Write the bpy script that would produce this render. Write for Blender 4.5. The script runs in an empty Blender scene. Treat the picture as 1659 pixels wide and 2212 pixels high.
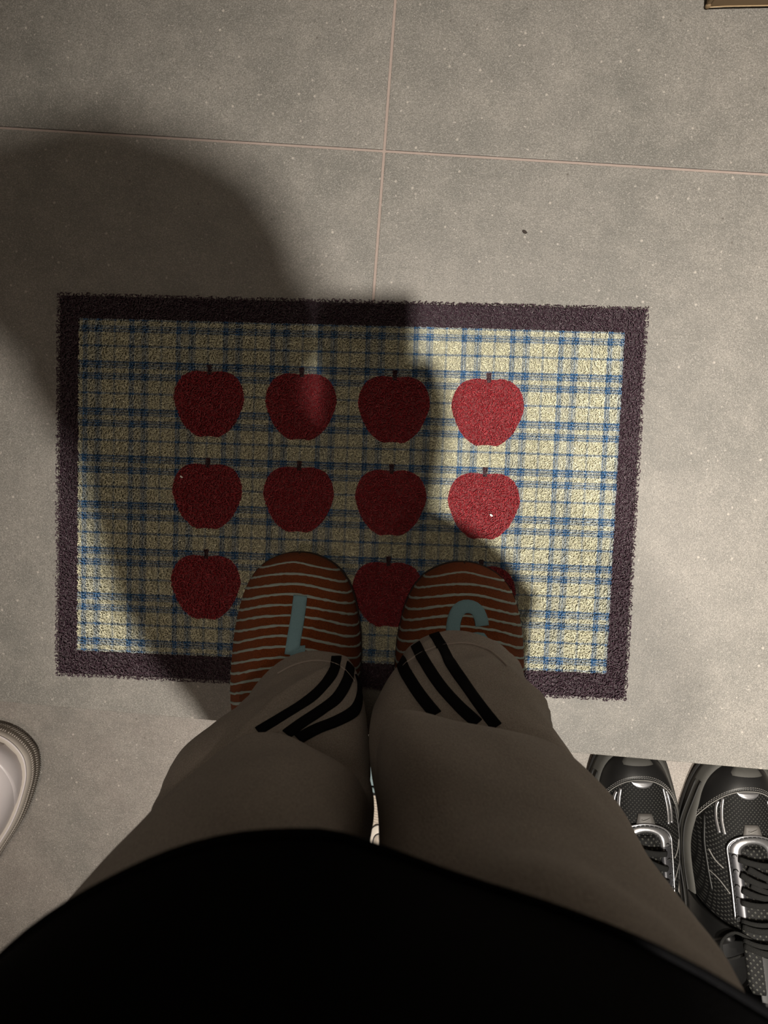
import bpy, bmesh, math, random
import numpy as np
from mathutils import Vector, Matrix, noise
from mathutils.bvhtree import BVHTree
random.seed(7)
rng = np.random.default_rng(7)
scene = bpy.context.scene
COL = scene.collection

# ------------------------------------------------------------------ camera
F = 1530.0
CAM = Vector((0.36994, 0.23335, 0.73514))
RW = Matrix(((0.9986894, 0.0334587, -0.0387290), (-0.0358570, 0.9973704, -0.0629812), (0.0365199, 0.0642873, 0.9972630)))  # world -> camera
cam_data = bpy.data.cameras.new('camera')
cam = bpy.data.objects.new('camera', cam_data)
COL.objects.link(cam)
cam.matrix_world = Matrix.Translation(CAM) @ RW.transposed().to_4x4()
cam_data.sensor_fit = 'HORIZONTAL'
cam_data.sensor_width = 36.0
cam_data.lens = F / 1659 * 36.0
cam_data.clip_start = 0.004
cam_data.dof.use_dof = True
cam_data.dof.focus_distance = 0.70
cam_data.dof.aperture_fstop = 17
scene.camera = cam

# ------------------------------------------------------------------ world, light, exposure
world = bpy.data.worlds.new('world')
scene.world = world
world.use_nodes = True
world.node_tree.nodes['Background'].inputs[0].default_value = (1.0, 0.86, 0.68, 1)
world.node_tree.nodes['Background'].inputs[1].default_value = 0.008
scene.view_settings.view_transform = 'Standard'
scene.view_settings.look = 'None'
scene.view_settings.gamma = 1
scene.view_settings.use_curve_mapping = False
scene.view_settings.exposure = -0.1
CEIL = 3.60

def spot(loc, power, radius, color, aim=None, size=120, blend=0.6):
    l = bpy.data.lights.new('downlight_lamp', 'SPOT')
    l.energy = power; l.shadow_soft_size = radius; l.color = color
    l.spot_size = math.radians(size); l.spot_blend = blend
    o = bpy.data.objects.new('downlight_lamp', l); COL.objects.link(o)
    o.location = loc
    d = (Vector(aim) - Vector(loc)) if aim else Vector((0, 0, -1))
    o.rotation_euler = d.to_track_quat('-Z', 'Y').to_euler()
    return o
LIGHTS = [
    # location, power, radius, colour, aim, beam angle
    ((0.64, -0.33, CEIL - 0.035), 1000.0, 0.045, (1.0, 0.93, 0.83), (0.98, 0.04, 0), 46),
    ((0.09, 0.18, CEIL - 0.035), 480.0, 0.030, (1.0, 0.90, 0.78), (1.00, -0.02, 0), 22),
    ((-0.70, -0.90, CEIL - 0.035), 75.0, 0.04, (1.0, 0.80, 0.66), (-0.2, -0.5, 0), 34),
]
for loc, pw, rd, c, aim, beam in LIGHTS:
    spot(loc, pw, rd, c, aim, beam, 1.0)

# added area light under the hall ceiling: weak soft fill, no known lamp
pl_ = bpy.data.lights.new('added_fill_light', 'AREA'); pl_.shape = 'RECTANGLE'; pl_.size = 1.1; pl_.size_y = 0.9; pl_.energy = 10.5; pl_.color = (1.0, 0.82, 0.64)
plo = bpy.data.objects.new('added_fill_light', pl_); COL.objects.link(plo); plo.location = (0.25, 1.3, CEIL - 0.03)

# ------------------------------------------------------------------ helpers
def at(px, py, z):
    """point of the photograph (px, py) at real height z"""
    d = RW.transposed() @ Vector(((px - 829.5) / F, -(py - 1106) / F, -1))
    return CAM + d * ((z - CAM.z) / d.z)

def link(name, me, mat=None, parent=None, smooth=True):
    o = bpy.data.objects.new(name, me)
    COL.objects.link(o)
    if mat is not None and len(me.materials) == 0:
        me.materials.append(mat)
    if parent is not None:
        o.parent = parent
    if smooth and me.polygons:
        me.polygons.foreach_set('use_smooth', [True] * len(me.polygons))
    return o

def mesh_from(name, verts, faces):
    me = bpy.data.meshes.new(name)
    me.from_pydata([tuple(v) for v in verts], [], faces)
    me.update()
    return me

def tag(o, label=None, cat=None, group=None, kind=None):
    if label: o['label'] = label
    if cat: o['category'] = cat
    if group: o['group'] = group
    if kind: o['kind'] = kind
    return o

def empty(name, loc, rz=0.0):
    o = bpy.data.objects.new(name, None); COL.objects.link(o)
    o.location = loc; o.rotation_euler = (0, 0, rz); o.empty_display_size = 0.05
    return o

def box_mesh(name, x0, x1, y0, y1, z0, z1, bev=0.0, seg=1):
    bm = bmesh.new()
    bmesh.ops.create_cube(bm, size=1.0)
    for v in bm.verts:
        v.co = Vector((x0 + (v.co.x + .5) * (x1 - x0), y0 + (v.co.y + .5) * (y1 - y0), z0 + (v.co.z + .5) * (z1 - z0)))
    if bev > 0:
        bmesh.ops.bevel(bm, geom=bm.edges[:], offset=bev, segments=seg, affect='EDGES', profile=0.6)
    me = bpy.data.meshes.new(name); bm.to_mesh(me); bm.free()
    return me

def loft(name, rings, close=True, cap0=False, cap1=False):
    n = len(rings[0]); V = [p for r in rings for p in r]; Fc = []
    for i in range(len(rings) - 1):
        for j in range(n if close else n - 1):
            k = (j + 1) % n
            Fc.append((i * n + j, i * n + k, (i + 1) * n + k, (i + 1) * n + j))
    if cap0: Fc.append(tuple(range(n))[::-1])
    if cap1: Fc.append(tuple((len(rings) - 1) * n + j for j in range(n)))
    return mesh_from(name, V, Fc)

def tube(name, pts, r, sides=8, closed=False, flat=1.0, up=Vector((0, 0, 1))):
    pts = [Vector(p) for p in pts]; rings = []
    N = len(pts)
    for i, p in enumerate(pts):
        if closed: t = pts[(i + 1) % N] - pts[i - 1]
        else: t = pts[min(i + 1, N - 1)] - pts[max(i - 1, 0)]
        t.normalize()
        s = t.cross(up)
        if s.length < 1e-4: s = t.cross(Vector((1, 0, 0)))
        s.normalize(); u = s.cross(t)
        rr = r[i] if isinstance(r, (list, tuple)) else r
        rings.append([p + s * (rr * math.cos(a)) + u * (rr * flat * math.sin(a)) for a in [2 * math.pi * k / sides for k in range(sides)]])
    if closed: rings.append(rings[0])
    return loft(name, rings, True, not closed, not closed)

def catmull(vals, n):
    """vals: list of equal-length vectors (np); resample n"""
    P = [np.array(v, float) for v in vals]; m = len(P); out = []
    for k in range(n):
        t = k / (n - 1) * (m - 1); i = min(int(t), m - 2); u = t - i
        a, b, c, d = P[max(i - 1, 0)], P[i], P[i + 1], P[min(i + 2, m - 1)]
        out.append(.5 * ((2 * b) + (c - a) * u + (2 * a - 5 * b + 4 * c - d) * u * u + (3 * b - a - 3 * c + d) * u ** 3))
    return out

def resample(poly, n):
    P = np.array(catmull(poly, 80)); L = np.r_[0, np.cumsum(np.linalg.norm(np.diff(P, axis=0), axis=1))]
    t = np.linspace(0, L[-1], n)
    return np.stack([np.interp(t, L, P[:, k]) for k in range(P.shape[1])], 1)

# ------------------------------------------------------------------ material helpers
class NT:
    def __init__(s, name):
        s.m = bpy.data.materials.new(name); s.m.use_nodes = True
        s.t = s.m.node_tree; s.b = s.t.nodes['Principled BSDF']; s.x = 0
    def n(s, typ, **kw):
        nd = s.t.nodes.new(typ); s.x -= 30; nd.location = (s.x, 0)
        for k, v in kw.items(): setattr(nd, k, v)
        return nd
    def l(s, a, b): s.t.links.new(a, b)
    def inp(s, node, i, v):
        if hasattr(v, 'node') or isinstance(v, bpy.types.NodeSocket): s.l(v, node.inputs[i])
        else: node.inputs[i].default_value = v
    def math(s, op, a, b=None, c=None, clamp=False):
        nd = s.n('ShaderNodeMath', operation=op); nd.use_clamp = clamp
        s.inp(nd, 0, a)
        if b is not None: s.inp(nd, 1, b)
        if c is not None: s.inp(nd, 2, c)
        return nd.outputs[0]
    def mix(s, f, a, b, mode='MIX'):
        nd = s.n('ShaderNodeMix', data_type='RGBA', blend_type=mode)
        s.inp(nd, 0, f); s.inp(nd, 6, a); s.inp(nd, 7, b)
        return nd.outputs[2]
    def coord(s, out='Object'):
        return s.n('ShaderNodeTexCoord').outputs[out]
    def mapping(s, v, scale=(1, 1, 1), rot=(0, 0, 0)):
        nd = s.n('ShaderNodeMapping'); s.l(v, nd.inputs[0]); nd.inputs['Scale'].default_value = scale; nd.inputs['Rotation'].default_value = rot
        return nd.outputs[0]
    def noise(s, v, scale, detail=4, rough=.55):
        nd = s.n('ShaderNodeTexNoise'); s.l(v, nd.inputs['Vector']); nd.inputs['Scale'].default_value = scale
        nd.inputs['Detail'].default_value = detail; nd.inputs['Roughness'].default_value = rough
        return nd.outputs[0]
    def ramp(s, f, stops, interp='LINEAR'):
        nd = s.n('ShaderNodeValToRGB'); s.l(f, nd.inputs[0]); r = nd.color_ramp; r.interpolation = interp
        while len(r.elements) < len(stops): r.elements.new(0.5)
        for e, (p, c) in zip(r.elements, stops):
            e.position = p; e.color = c if isinstance(c, tuple) else (c, c, c, 1)
        return nd.outputs[0]
    def bump(s, h, strength=.3, dist=.001):
        nd = s.n('ShaderNodeBump'); s.l(h, nd.inputs['Height']); nd.inputs['Strength'].default_value = strength
        nd.inputs['Distance'].default_value = dist; s.l(nd.outputs[0], s.b.inputs['Normal'])
    def set(s, **kw):
        names = dict(color='Base Color', rough='Roughness', metal='Metallic', spec='Specular IOR Level', sheen='Sheen Weight')
        for k, v in kw.items(): s.inp(s.b, names[k], v)
        return s

def c4(r, g, b): return (r, g, b, 1.0)
def simple(name, col, rough=.6, metal=0., spec=.5, nscale=0, namp=.15, bump=0, bdist=.0005):
    m = NT(name)
    if nscale:
        co = m.coord(); f = m.noise(co, nscale, 3)
        a = c4(*[c * (1 - namp) for c in col]); b = c4(*[min(1, c * (1 + namp)) for c in col])
        m.set(color=m.mix(f, a, b))
        if bump: m.bump(f, bump, bdist)
    else: m.set(color=c4(*col))
    m.set(rough=rough, metal=metal, spec=spec)
    return m.m

def tile_material(name, warm):
    m = NT(name); co = m.coord()
    big = m.noise(co, 4.5, 5, .6); mid = m.noise(co, 26, 4, .65); fine = m.noise(co, 900, 2, .55); sp = m.noise(co, 240, 3, .6)
    a = m.mix(m.ramp(big, [(.32, 0.0), (.68, 1.0)]), c4(.122, .117, .105), c4(.180, .168, .152) if not warm else c4(.205, .176, .158))
    b = m.mix(m.math('MULTIPLY', m.ramp(mid, [(.4, 0.0), (.72, 1.0)]), .35), a, c4(.31, .285, .255))
    b = m.mix(m.math('MULTIPLY', m.ramp(fine, [(.34, 1.0), (.5, 0.0)]), .6), b, c4(.085, .08, .07))
    b = m.mix(m.math('MULTIPLY', m.ramp(fine, [(.55, 0.0), (.68, 1.0)]), .45), b, c4(.36, .34, .31))
    b = m.mix(m.math('MULTIPLY', m.ramp(sp, [(.66, 0.0), (.71, 1.0)]), .5), b, c4(.48, .44, .40))
    v = m.n('ShaderNodeTexVoronoi'); m.l(co, v.inputs['Vector']); v.inputs['Scale'].default_value = 55; v.inputs['Randomness'].default_value = 1
    b = m.mix(m.math('MULTIPLY', m.ramp(v.outputs['Distance'], [(.05, 1.0), (.09, 0.0)]), .55), b, c4(.45, .41, .365))
    v2 = m.n('ShaderNodeTexVoronoi'); m.l(m.mapping(co, (1.1, .9, 1), (0, 0, .7)), v2.inputs['Vector']); v2.inputs['Scale'].default_value = 38
    b = m.mix(m.math('MULTIPLY', m.ramp(v2.outputs['Distance'], [(.03, 1.0), (.055, 0.0)]), .7), b, c4(.07, .06, .05))
    m.set(color=b, rough=m.math('ADD', .42, m.math('MULTIPLY', fine, .25)), spec=.55)
    m.bump(m.math('ADD', m.math('MULTIPLY', fine, .9), m.math('MULTIPLY', sp, .5)), .55, .0006)
    return m.m
M_TILE = tile_material('porcelain_tile', False)
M_TILE_LOW = tile_material('porcelain_tile_lower', True)
M_GROUT = simple('grout', (.29, .232, .205), .85, nscale=300, namp=.12)
M_WALL = simple('wall_paint', (.16, .13, .10), .85, nscale=60, namp=.03)
M_CEIL = simple('ceiling_paint', (.22, .19, .15), .9, nscale=60, namp=.03)
M_SKIRT = simple('skirting_paint', (.5, .47, .42), .5, nscale=30, namp=.04)

# ------------------------------------------------------------------ structure: raised floor, lower floor, riser, walls, ceiling
ROT = -0.0425
DROP = 0.10
ORG = Vector((0.331, 0.5505, 0))            # the tile crossing seen in the photograph
floor = link('floor', box_mesh('floor', -2.0, 2.0, -0.6008, 2.2, -DROP - .02, -0.0016), M_GROUT, smooth=False)
floor.location = ORG; floor.rotation_euler = (0, 0, ROT)
tag(floor, kind='structure')
T = 0.6; G = 0.0027
tile_me = box_mesh('tile', -T / 2 + G / 2, T / 2 - G / 2, -T / 2 + G / 2, T / 2 - G / 2, -.0015, .0004, .0007, 2)
edge_me = box_mesh('tile_at_step', -T / 2 + G / 2, T / 2 - G / 2, -T / 2 - .0009, T / 2 - G / 2, -.0015, .0004, .0007, 2)
for j in (-1, 0, 1, 2):
    for i in range(-3, 3):
        t = link('tile', edge_me if j < 0 else tile_me, M_TILE, floor, smooth=False)
        t.location = (i * T + T / 2, j * T + T / 2, 0)
low = link('floor_entrance', box_mesh('floor_entrance', -2.0, 2.0, -2.4, -0.6018, -DROP - .03, -DROP - .0016), M_GROUT, smooth=False)
low.location = ORG; low.rotation_euler = (0, 0, ROT)
tag(low, kind='structure')
for j in (0, 1, 2):
    for i in range(-3, 3):
        t = link('tile', tile_me, M_TILE_LOW, low, smooth=False)
        t.location = (i * T + T / 2, -0.6010 - j * T - T / 2, -DROP)
        t.data.materials  # shared mesh: material is set per object below
        t.material_slots[0].link = 'OBJECT'; t.material_slots[0].material = M_TILE_LOW
def wall(name, x0, x1, y0, y1, z0, z1, mat):
    w = link(name, box_mesh(name, x0, x1, y0, y1, z0, z1), mat, smooth=False); w.location = ORG; w.rotation_euler = (0, 0, ROT)
    return tag(w, kind='structure')
wall('wall_left', -1.62, -1.5, -2.3, 1.85, -DROP - .02, CEIL + .05, M_WALL)
wall('wall_right', 1.5, 1.62, -2.3, 1.85, -DROP - .02, CEIL + .05, M_WALL)
wall('wall_front', -1.5, 1.5, 1.75, 1.85, -.001, CEIL + .05, M_WALL)
wall('wall_back', -1.5, 1.5, -2.3, -2.2, -DROP, CEIL + .05, M_WALL)
wall('ceiling', -1.5, 1.5, -2.2, 1.75, CEIL, CEIL + .05, M_CEIL)
wall('baseboard_left', -1.5, -1.488, -.60, 1.75, .001, .07, M_SKIRT)
wall('baseboard_right', 1.488, 1.5, -.60, 1.75, .001, .07, M_SKIRT)
wall('baseboard_front', -1.488, 1.488, 1.738, 1.75, .001, .07, M_SKIRT)

# downlight fittings round the lamps
M_LAMP_RIM = simple('lamp_rim', (.8, .8, .78), .4)
mm = NT('lamp_glow'); mm.b.inputs['Emission Color'].default_value = c4(1, .87, .7); mm.b.inputs['Emission Strength'].default_value = 3; M_GLOW = mm.m
LBL = ['round recessed ceiling downlight above the mat', 'round recessed ceiling downlight directly above the person', 'round recessed ceiling downlight near the left entrance wall']
for (loc, pw, rd, c, aim, beam), lb in zip(LIGHTS, LBL):
    root = empty('ceiling_downlight', (loc[0], loc[1], CEIL))
    tag(root, lb, 'ceiling light', 'ceiling downlights')
    prof = [(.030, 0), (.050, 0), (.050, -.005), (.036, -.007), (.030, -.003)]
    rings = [[Vector((r * math.cos(a), r * math.sin(a), z)) for a in [2 * math.pi * k / 32 for k in range(32)]] for r, z in prof]
    link('rim', loft('rim', rings), M_LAMP_RIM, root)
    link('diffuser', loft('diffuser', [[Vector((r * math.cos(a), r * math.sin(a), -.0015)) for a in [2 * math.pi * k / 24 for k in range(24)]] for r in (.031, .001)]), M_GLOW, root)

pr_ = empty('added_fill_panel', (0.25, 1.3, CEIL)); tag(pr_, 'wide dim rectangular fill light panel added on the ceiling further into the hall', 'ceiling light')  # unseen panel body added around the fill light
link('fill_panel_frame', box_mesh('fill_panel_frame', -.58, .58, -.48, .48, -.02, -.001, .004, 1), M_LAMP_RIM, pr_)
link('diffuser', box_mesh('diffuser', -.55, .55, -.45, .45, -.022, -.020), M_GLOW, pr_)

# ------------------------------------------------------------------ doormat
W_, H_ = 0.60, 0.40
def mat_print(name, dark=1.0):
    m = NT(name); co = m.coord(); sx = m.n('ShaderNodeSeparateXYZ'); m.l(co, sx.inputs[0])
    wob = m.math('MULTIPLY', m.math('SUBTRACT', m.noise(co, 700, 1), .5), .0012)
    X = m.math('ADD', sx.outputs[0], wob); Y = m.math('ADD', sx.outputs[1], wob)
    P = .0486
    px = m.math('FRACT', m.math('DIVIDE', m.math('ADD', X, 10 * P - .0757), P))
    py = m.math('FRACT', m.math('DIVIDE', m.math('SUBTRACT', .3295 + 10 * P, Y), .0483))
    B = [(0, .55), (.03, .85), (.055, .35), (.08, .8), (.11, .3), (.135, .12), (.26, .14), (.285, .65), (.31, .3), (.335, .8), (.375, .3), (.40, .55), (.425, 0.0), (.655, 0.0), (.675, .42), (.70, .42), (.72, 0.0), (.985, 0.0)]
    B2 = [(0, .6), (.025, .95), (.055, .25), (.085, .85), (.115, .2), (.14, .75), (.165, .03), (.25, .03), (.27, .75), (.295, .2), (.32, .9), (.35, .25), (.38, .8), (.41, 0.0), (.655, 0.0), (.672, .6), (.70, .6), (.715, 0.0), (.985, 0.0)]
    ix = m.ramp(px, B); iy = m.ramp(py, B2)
    ink = m.math('ADD', m.math('MULTIPLY', ix, .85), m.math('MULTIPLY', iy, .92), clamp=True)
    ink = m.math('MULTIPLY', ink, m.math('ADD', .85, m.math('MULTIPLY', m.noise(co, 500, 2), .3)), clamp=True)
    cream = c4(.69, .67, .50)
    col = m.mix(ink, cream, c4(.025, .125, .31))
    # apples: 4 columns, 3 rows
    S = .0952; hw = .0368
    ax = m.math('DIVIDE', m.math('SUBTRACT', m.math('ABSOLUTE', m.math('SUBTRACT', m.math('FRACT', m.math('DIVIDE', m.math('SUBTRACT', X, .1593 - S / 2), S)), .5)), 0.0), hw / S)
    ay = m.math('DIVIDE', m.math('SUBTRACT', m.math('FRACT', m.math('DIVIDE', m.math('SUBTRACT', Y, .1066 - S / 2 ), S)), .5), hw / S)
    def fc(pts, v):
        nd = m.n('ShaderNodeFloatCurve'); cu = nd.mapping.curves[0]
        for p, q in pts[1:-1]: cu.points.new(p, q)
        cu.points[0].location = pts[0]; cu.points[-1].location = pts[-1]
        nd.mapping.update(); m.l(v, nd.inputs['Value']); return nd.outputs[0]
    axc = m.math('MINIMUM', ax, 1.0)
    top = m.math('MULTIPLY', fc([(0, .735), (.1, .74), (.2, .752), (.4, .755), (.6, .70), (.75, .61), (.87, .46), (.95, .28), (1, 0)], axc), 1.0)
    bot = m.math('MULTIPLY', fc([(0, .89), (.12, .895), (.25, .91), (.35, .885), (.5, .80), (.7, .63), (.8, .49), (.9, .30), (.96, .16), (1, 0)], axc), -1.18)
    ins = m.math('MULTIPLY', m.math('LESS_THAN', ay, top), m.math('GREATER_THAN', ay, bot))
    ins = m.math('MULTIPLY', ins, m.math('LESS_THAN', ax, 1.0))
    sw = m.math('ADD', .058, m.math('MULTIPLY', m.math('MAXIMUM', m.math('SUBTRACT', ay, .78), 0.0), .12))
    stem = m.math('MULTIPLY', m.math('LESS_THAN', ax, sw), m.math('MULTIPLY', m.math('GREATER_THAN', ay, .66), m.math('LESS_THAN', ay, .93)))
    inx = m.math('MULTIPLY', m.math('GREATER_THAN', X, .1593 - S / 2), m.math('LESS_THAN', X, .1593 + 3.5 * S))
    iny = m.math('MULTIPLY', m.math('GREATER_THAN', Y, .1066 - S / 2), m.math('LESS_THAN', Y, .1066 + 2.5 * S))
    zone = m.math('MULTIPLY', inx, iny)
    col = m.mix(m.math('MULTIPLY', ins, zone), col, c4(.33, .030, .040))
    col = m.mix(m.math('MULTIPLY', stem, zone), col, c4(.075, .03, .04))
    # border
    bx = m.math('LESS_THAN', m.math('ABSOLUTE', m.math('SUBTRACT', X, .3005)), .2775)
    by = m.math('LESS_THAN', m.math('ABSOLUTE', m.math('SUBTRACT', Y, .2015)), .1735)
    col = m.mix(m.math('MULTIPLY', bx, by), c4(.060, .034, .048), col)
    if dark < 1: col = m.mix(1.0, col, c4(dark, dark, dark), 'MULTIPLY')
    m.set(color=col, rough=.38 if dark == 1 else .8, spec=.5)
    return m.m
M_PRINT = mat_print('coil_mat_print'); M_PRINT_SHADED = mat_print('coil_backing_shaded', .42)  # backing print darkened: shade between the coils put into its colour
mat_root = empty('doormat', (0, 0, .0006))
tag(mat_root, 'coiled vinyl doormat with red apples on blue and cream plaid inside a dark plum border', 'doormat')
link('backing', box_mesh('backing', 0.002, W_ - .002, .002, H_ - .002, 0, .0062, .001, 1), M_PRINT_SHADED, mat_root, smooth=False)
def coils():
    cell = .00172
    nx, ny = int(W_ / cell), int(H_ / cell)
    gx, gy = np.meshgrid(np.arange(nx), np.arange(ny)); N = nx * ny
    cx = (gx.ravel() + .5) * W_ / nx + rng.uniform(-.0016, .0016, N)
    cy = (gy.ravel() + .5) * H_ / ny + rng.uniform(-.0016, .0016, N)
    K = 4; S = 3
    r = rng.uniform(.0014, .0034, N); a0 = rng.uniform(0, 2 * np.pi, N); span = rng.uniform(.6, 1.9, N) * np.where(rng.random(N) < .5, 1, -1)
    zc = rng.uniform(.0072, .0098, N); tilt = rng.uniform(-.0016, .0016, N)
    wr = rng.uniform(.00048, .00070, N)
    t = np.linspace(0, 1, K)[None, :]
    an = a0[:, None] + span[:, None] * t
    px = cx[:, None] + r[:, None] * (np.cos(an) - np.cos(a0 + span / 2)[:, None] * .6); py = cy[:, None] + r[:, None] * (np.sin(an) - np.sin(a0 + span / 2)[:, None] * .6)
    pz = zc[:, None] + tilt[:, None] * (t * 2 - 1) + .0006 * np.sin(np.pi * t) - .0010
    px = np.clip(px, -.0006, W_ + .0006); py = np.clip(py, -.0006, H_ + .0006)
    # side frame: radial direction and z
    V = np.zeros((N, K, S, 3))
    for s in range(S):
        ph = 2 * np.pi * s / S + np.pi / 2
        V[:, :, s, 0] = px + np.cos(an) * np.cos(ph) * wr[:, None]
        V[:, :, s, 1] = py + np.sin(an) * np.cos(ph) * wr[:, None]
        V[:, :, s, 2] = pz + np.sin(ph) * wr[:, None]
    V = V.reshape(-1, 3)
    base = (np.arange(N) * K * S)[:, None, None, None]
    k = np.arange(K - 1)[None, :, None, None]; s = np.arange(S)[None, None, :, None]
    s2 = (s + 1) % S
    q = np.concatenate([base + k * S + s, base + k * S + s2, base + (k + 1) * S + s2, base + (k + 1) * S + s], axis=3).reshape(-1, 4)
    me = bpy.data.meshes.new('coil_pile')
    me.vertices.add(len(V)); me.vertices.foreach_set('co', V.ravel().astype(np.float32))
    me.loops.add(q.size); me.loops.foreach_set('vertex_index', q.ravel().astype(np.int32))
    me.polygons.add(len(q)); me.polygons.foreach_set('loop_start', (np.arange(len(q)) * 4).astype(np.int32))
    me.polygons.foreach_set('use_smooth', np.ones(len(q), bool))
    me.update(calc_edges=True)
    return me
tag(link('coil_pile', coils(), M_PRINT, mat_root, smooth=False), kind='stuff')
MATTOP = .0105

# ------------------------------------------------------------------ slippers
def corduroy():
    m = NT('rust_knit'); co = m.coord(); f = m.ramp(m.noise(m.mapping(co, (1, 1.6, 1)), 1000, 3, .6), [(.35, 0.0), (.65, 1.0)]); g = m.noise(co, 60, 3)
    m.set(color=m.mix(f, m.mix(g, c4(.12, .027, .007), c4(.165, .038, .010)), c4(.29, .078, .021)), rough=.95, spec=.15, sheen=.05); m.bump(f, .7, .0012); return m.m
def terry(name, a, b):
    m = NT(name); co = m.coord(); f = m.noise(co, 1300, 3, .7)
    m.set(color=m.mix(f, c4(*a), c4(*b)), rough=.95, spec=.15); m.bump(f, .9, .001); return m.m
M_RUST = corduroy(); M_AQUA = terry('pale_blue_yarn', (.24, .31, .30), (.55, .63, .60)); M_PATCH = terry('pale_blue_felt', (.17, .31, .37), (.30, .50, .58))
M_LINING = terry('brown_fleece', (.16, .08, .04), (.28, .16, .09)); M_SOLE = simple('rubber_sole', (.03, .02, .018), .8, nscale=300)

def interp(tab, x):
    xs = [a for a, _ in tab]; ys = [b for _, b in tab]
    return float(np.interp(x, xs, ys))
def smooth_tab(tab, n=60):
    P = np.array(tab, float); xs = np.linspace(P[0, 0], P[-1, 0], n)
    # pchip-ish: cubic hermite with finite-difference slopes
    m = np.gradient(P[:, 1], P[:, 0]); ys = []
    for x in xs:
        i = min(max(np.searchsorted(P[:, 0], x) - 1, 0), len(P) - 2); h = P[i + 1, 0] - P[i, 0]; t = (x - P[i, 0]) / h
        ys.append((2 * t**3 - 3 * t**2 + 1) * P[i, 1] + (t**3 - 2 * t**2 + t) * h * m[i] + (-2 * t**3 + 3 * t**2) * P[i + 1, 1] + (t**3 - t**2) * h * m[i + 1])
    return [(a, b) for a, b in zip(xs, ys)]

class Shell:
    """foot-shaped shell: d = distance from the toe (m), s in -1..1 across; local +y is the toe direction"""
    def __init__(s, L, width, height, shift, z0, p=2.3, toe=.9):
        s.L = L; q = lambda t: [(a_ * a_, b_) for a_, b_ in smooth_tab([(math.sqrt(a), b) for a, b in t], 140)]; s.w = q(width); s.h = q(height); s.sh = smooth_tab(shift); s.z0 = z0; s.p = p
    def pt(s, d, q, off=0.0):
        """q: -1..1 along the section from left foot-line over the top to the right foot-line"""
        w = interp(s.w, d); h = interp(s.h, d); a = q * math.pi / 2
        e = 2.0 / s.p
        cx = math.copysign(abs(math.sin(a)) ** e, math.sin(a)); cz = abs(math.cos(a)) ** e
        return Vector((interp(s.sh, d) + w * cx, -d, s.z0 + h * cz))
    def nrm(s, d, q):
        e = 1e-3
        a = s.pt(min(d + e, s.L), q) - s.pt(max(d - e, 0.0002), q); b = s.pt(d, min(q + .01, 1)) - s.pt(d, max(q - .01, -1))
        n = a.cross(b)
        if n.length < 1e-12: return Vector((0, 0, 1))
        n.normalize()
        c = Vector((interp(s.sh, d), -d - 0.02 * (1 if d < .01 else 0), s.z0))
        if n.dot(s.pt(d, q) - c) < 0: n = -n
        return n
    def q_of_x(s, d, x):
        w = interp(s.w, d); c = (x - interp(s.sh, d)) / max(w, 1e-6); c = max(-1, min(1, c))
        return math.copysign(math.asin(min(1, abs(c) ** (s.p / 2.0))) / (math.pi / 2), c)
    def xy(s, x, y, off=0.0):
        d = -y; q = s.q_of_x(d, x); return s.pt(d, q) + s.nrm(d, q) * off

def shell_mesh(name, S, d0, d1, qa, qb, nd=40, nq=36, off=0.0):
    rings = []
    for i in range(nd):
        t = i / (nd - 1); d = d0 + (d1 - d0) * (t ** 2)
        A = qa(d) if callable(qa) else qa; B = qb(d) if callable(qb) else qb
        rings.append([S.pt(d, A + (B - A) * j / (nq - 1)) + (S.nrm(d, A + (B - A) * j / (nq - 1)) * off if off else Vector()) for j in range(nq)])
    return loft(name, rings, False)

def ribbon(name, pts, nrms, width, thick, rough_edge=0.0, seed=0):
    """raised strip lying on a surface, with real thickness"""
    rings = []; N = len(pts); rd = random.Random(seed)
    for i in range(N):
        t = (pts[min(i + 1, N - 1)] - pts[max(i - 1, 0)]).normalized(); n = nrms[i]; s = n.cross(t)
        if s.length < 1e-6: s = Vector((1, 0, 0))
        s.normalize()
        w = width[i] if isinstance(width, (list, tuple)) else width
        a = w / 2 + rd.uniform(-1, 1) * rough_edge; b = w / 2 + rd.uniform(-1, 1) * rough_edge
        p = pts[i]
        rings.append([p - s * a - n * thick, p - s * a * .92 + n * thick * .7, p - s * a * .4 + n * thick, p + s * b * .4 + n * thick, p + s * b * .92 + n * thick * .7, p + s * b - n * thick])
    return loft(name, rings, True, True, True)

def shell_path(S, xy, n=40):
    P = resample(xy, n); return [S.xy(a, b) for a, b in P], [S.nrm(-b, S.q_of_x(-b, a)) for a, b in P]

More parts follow.
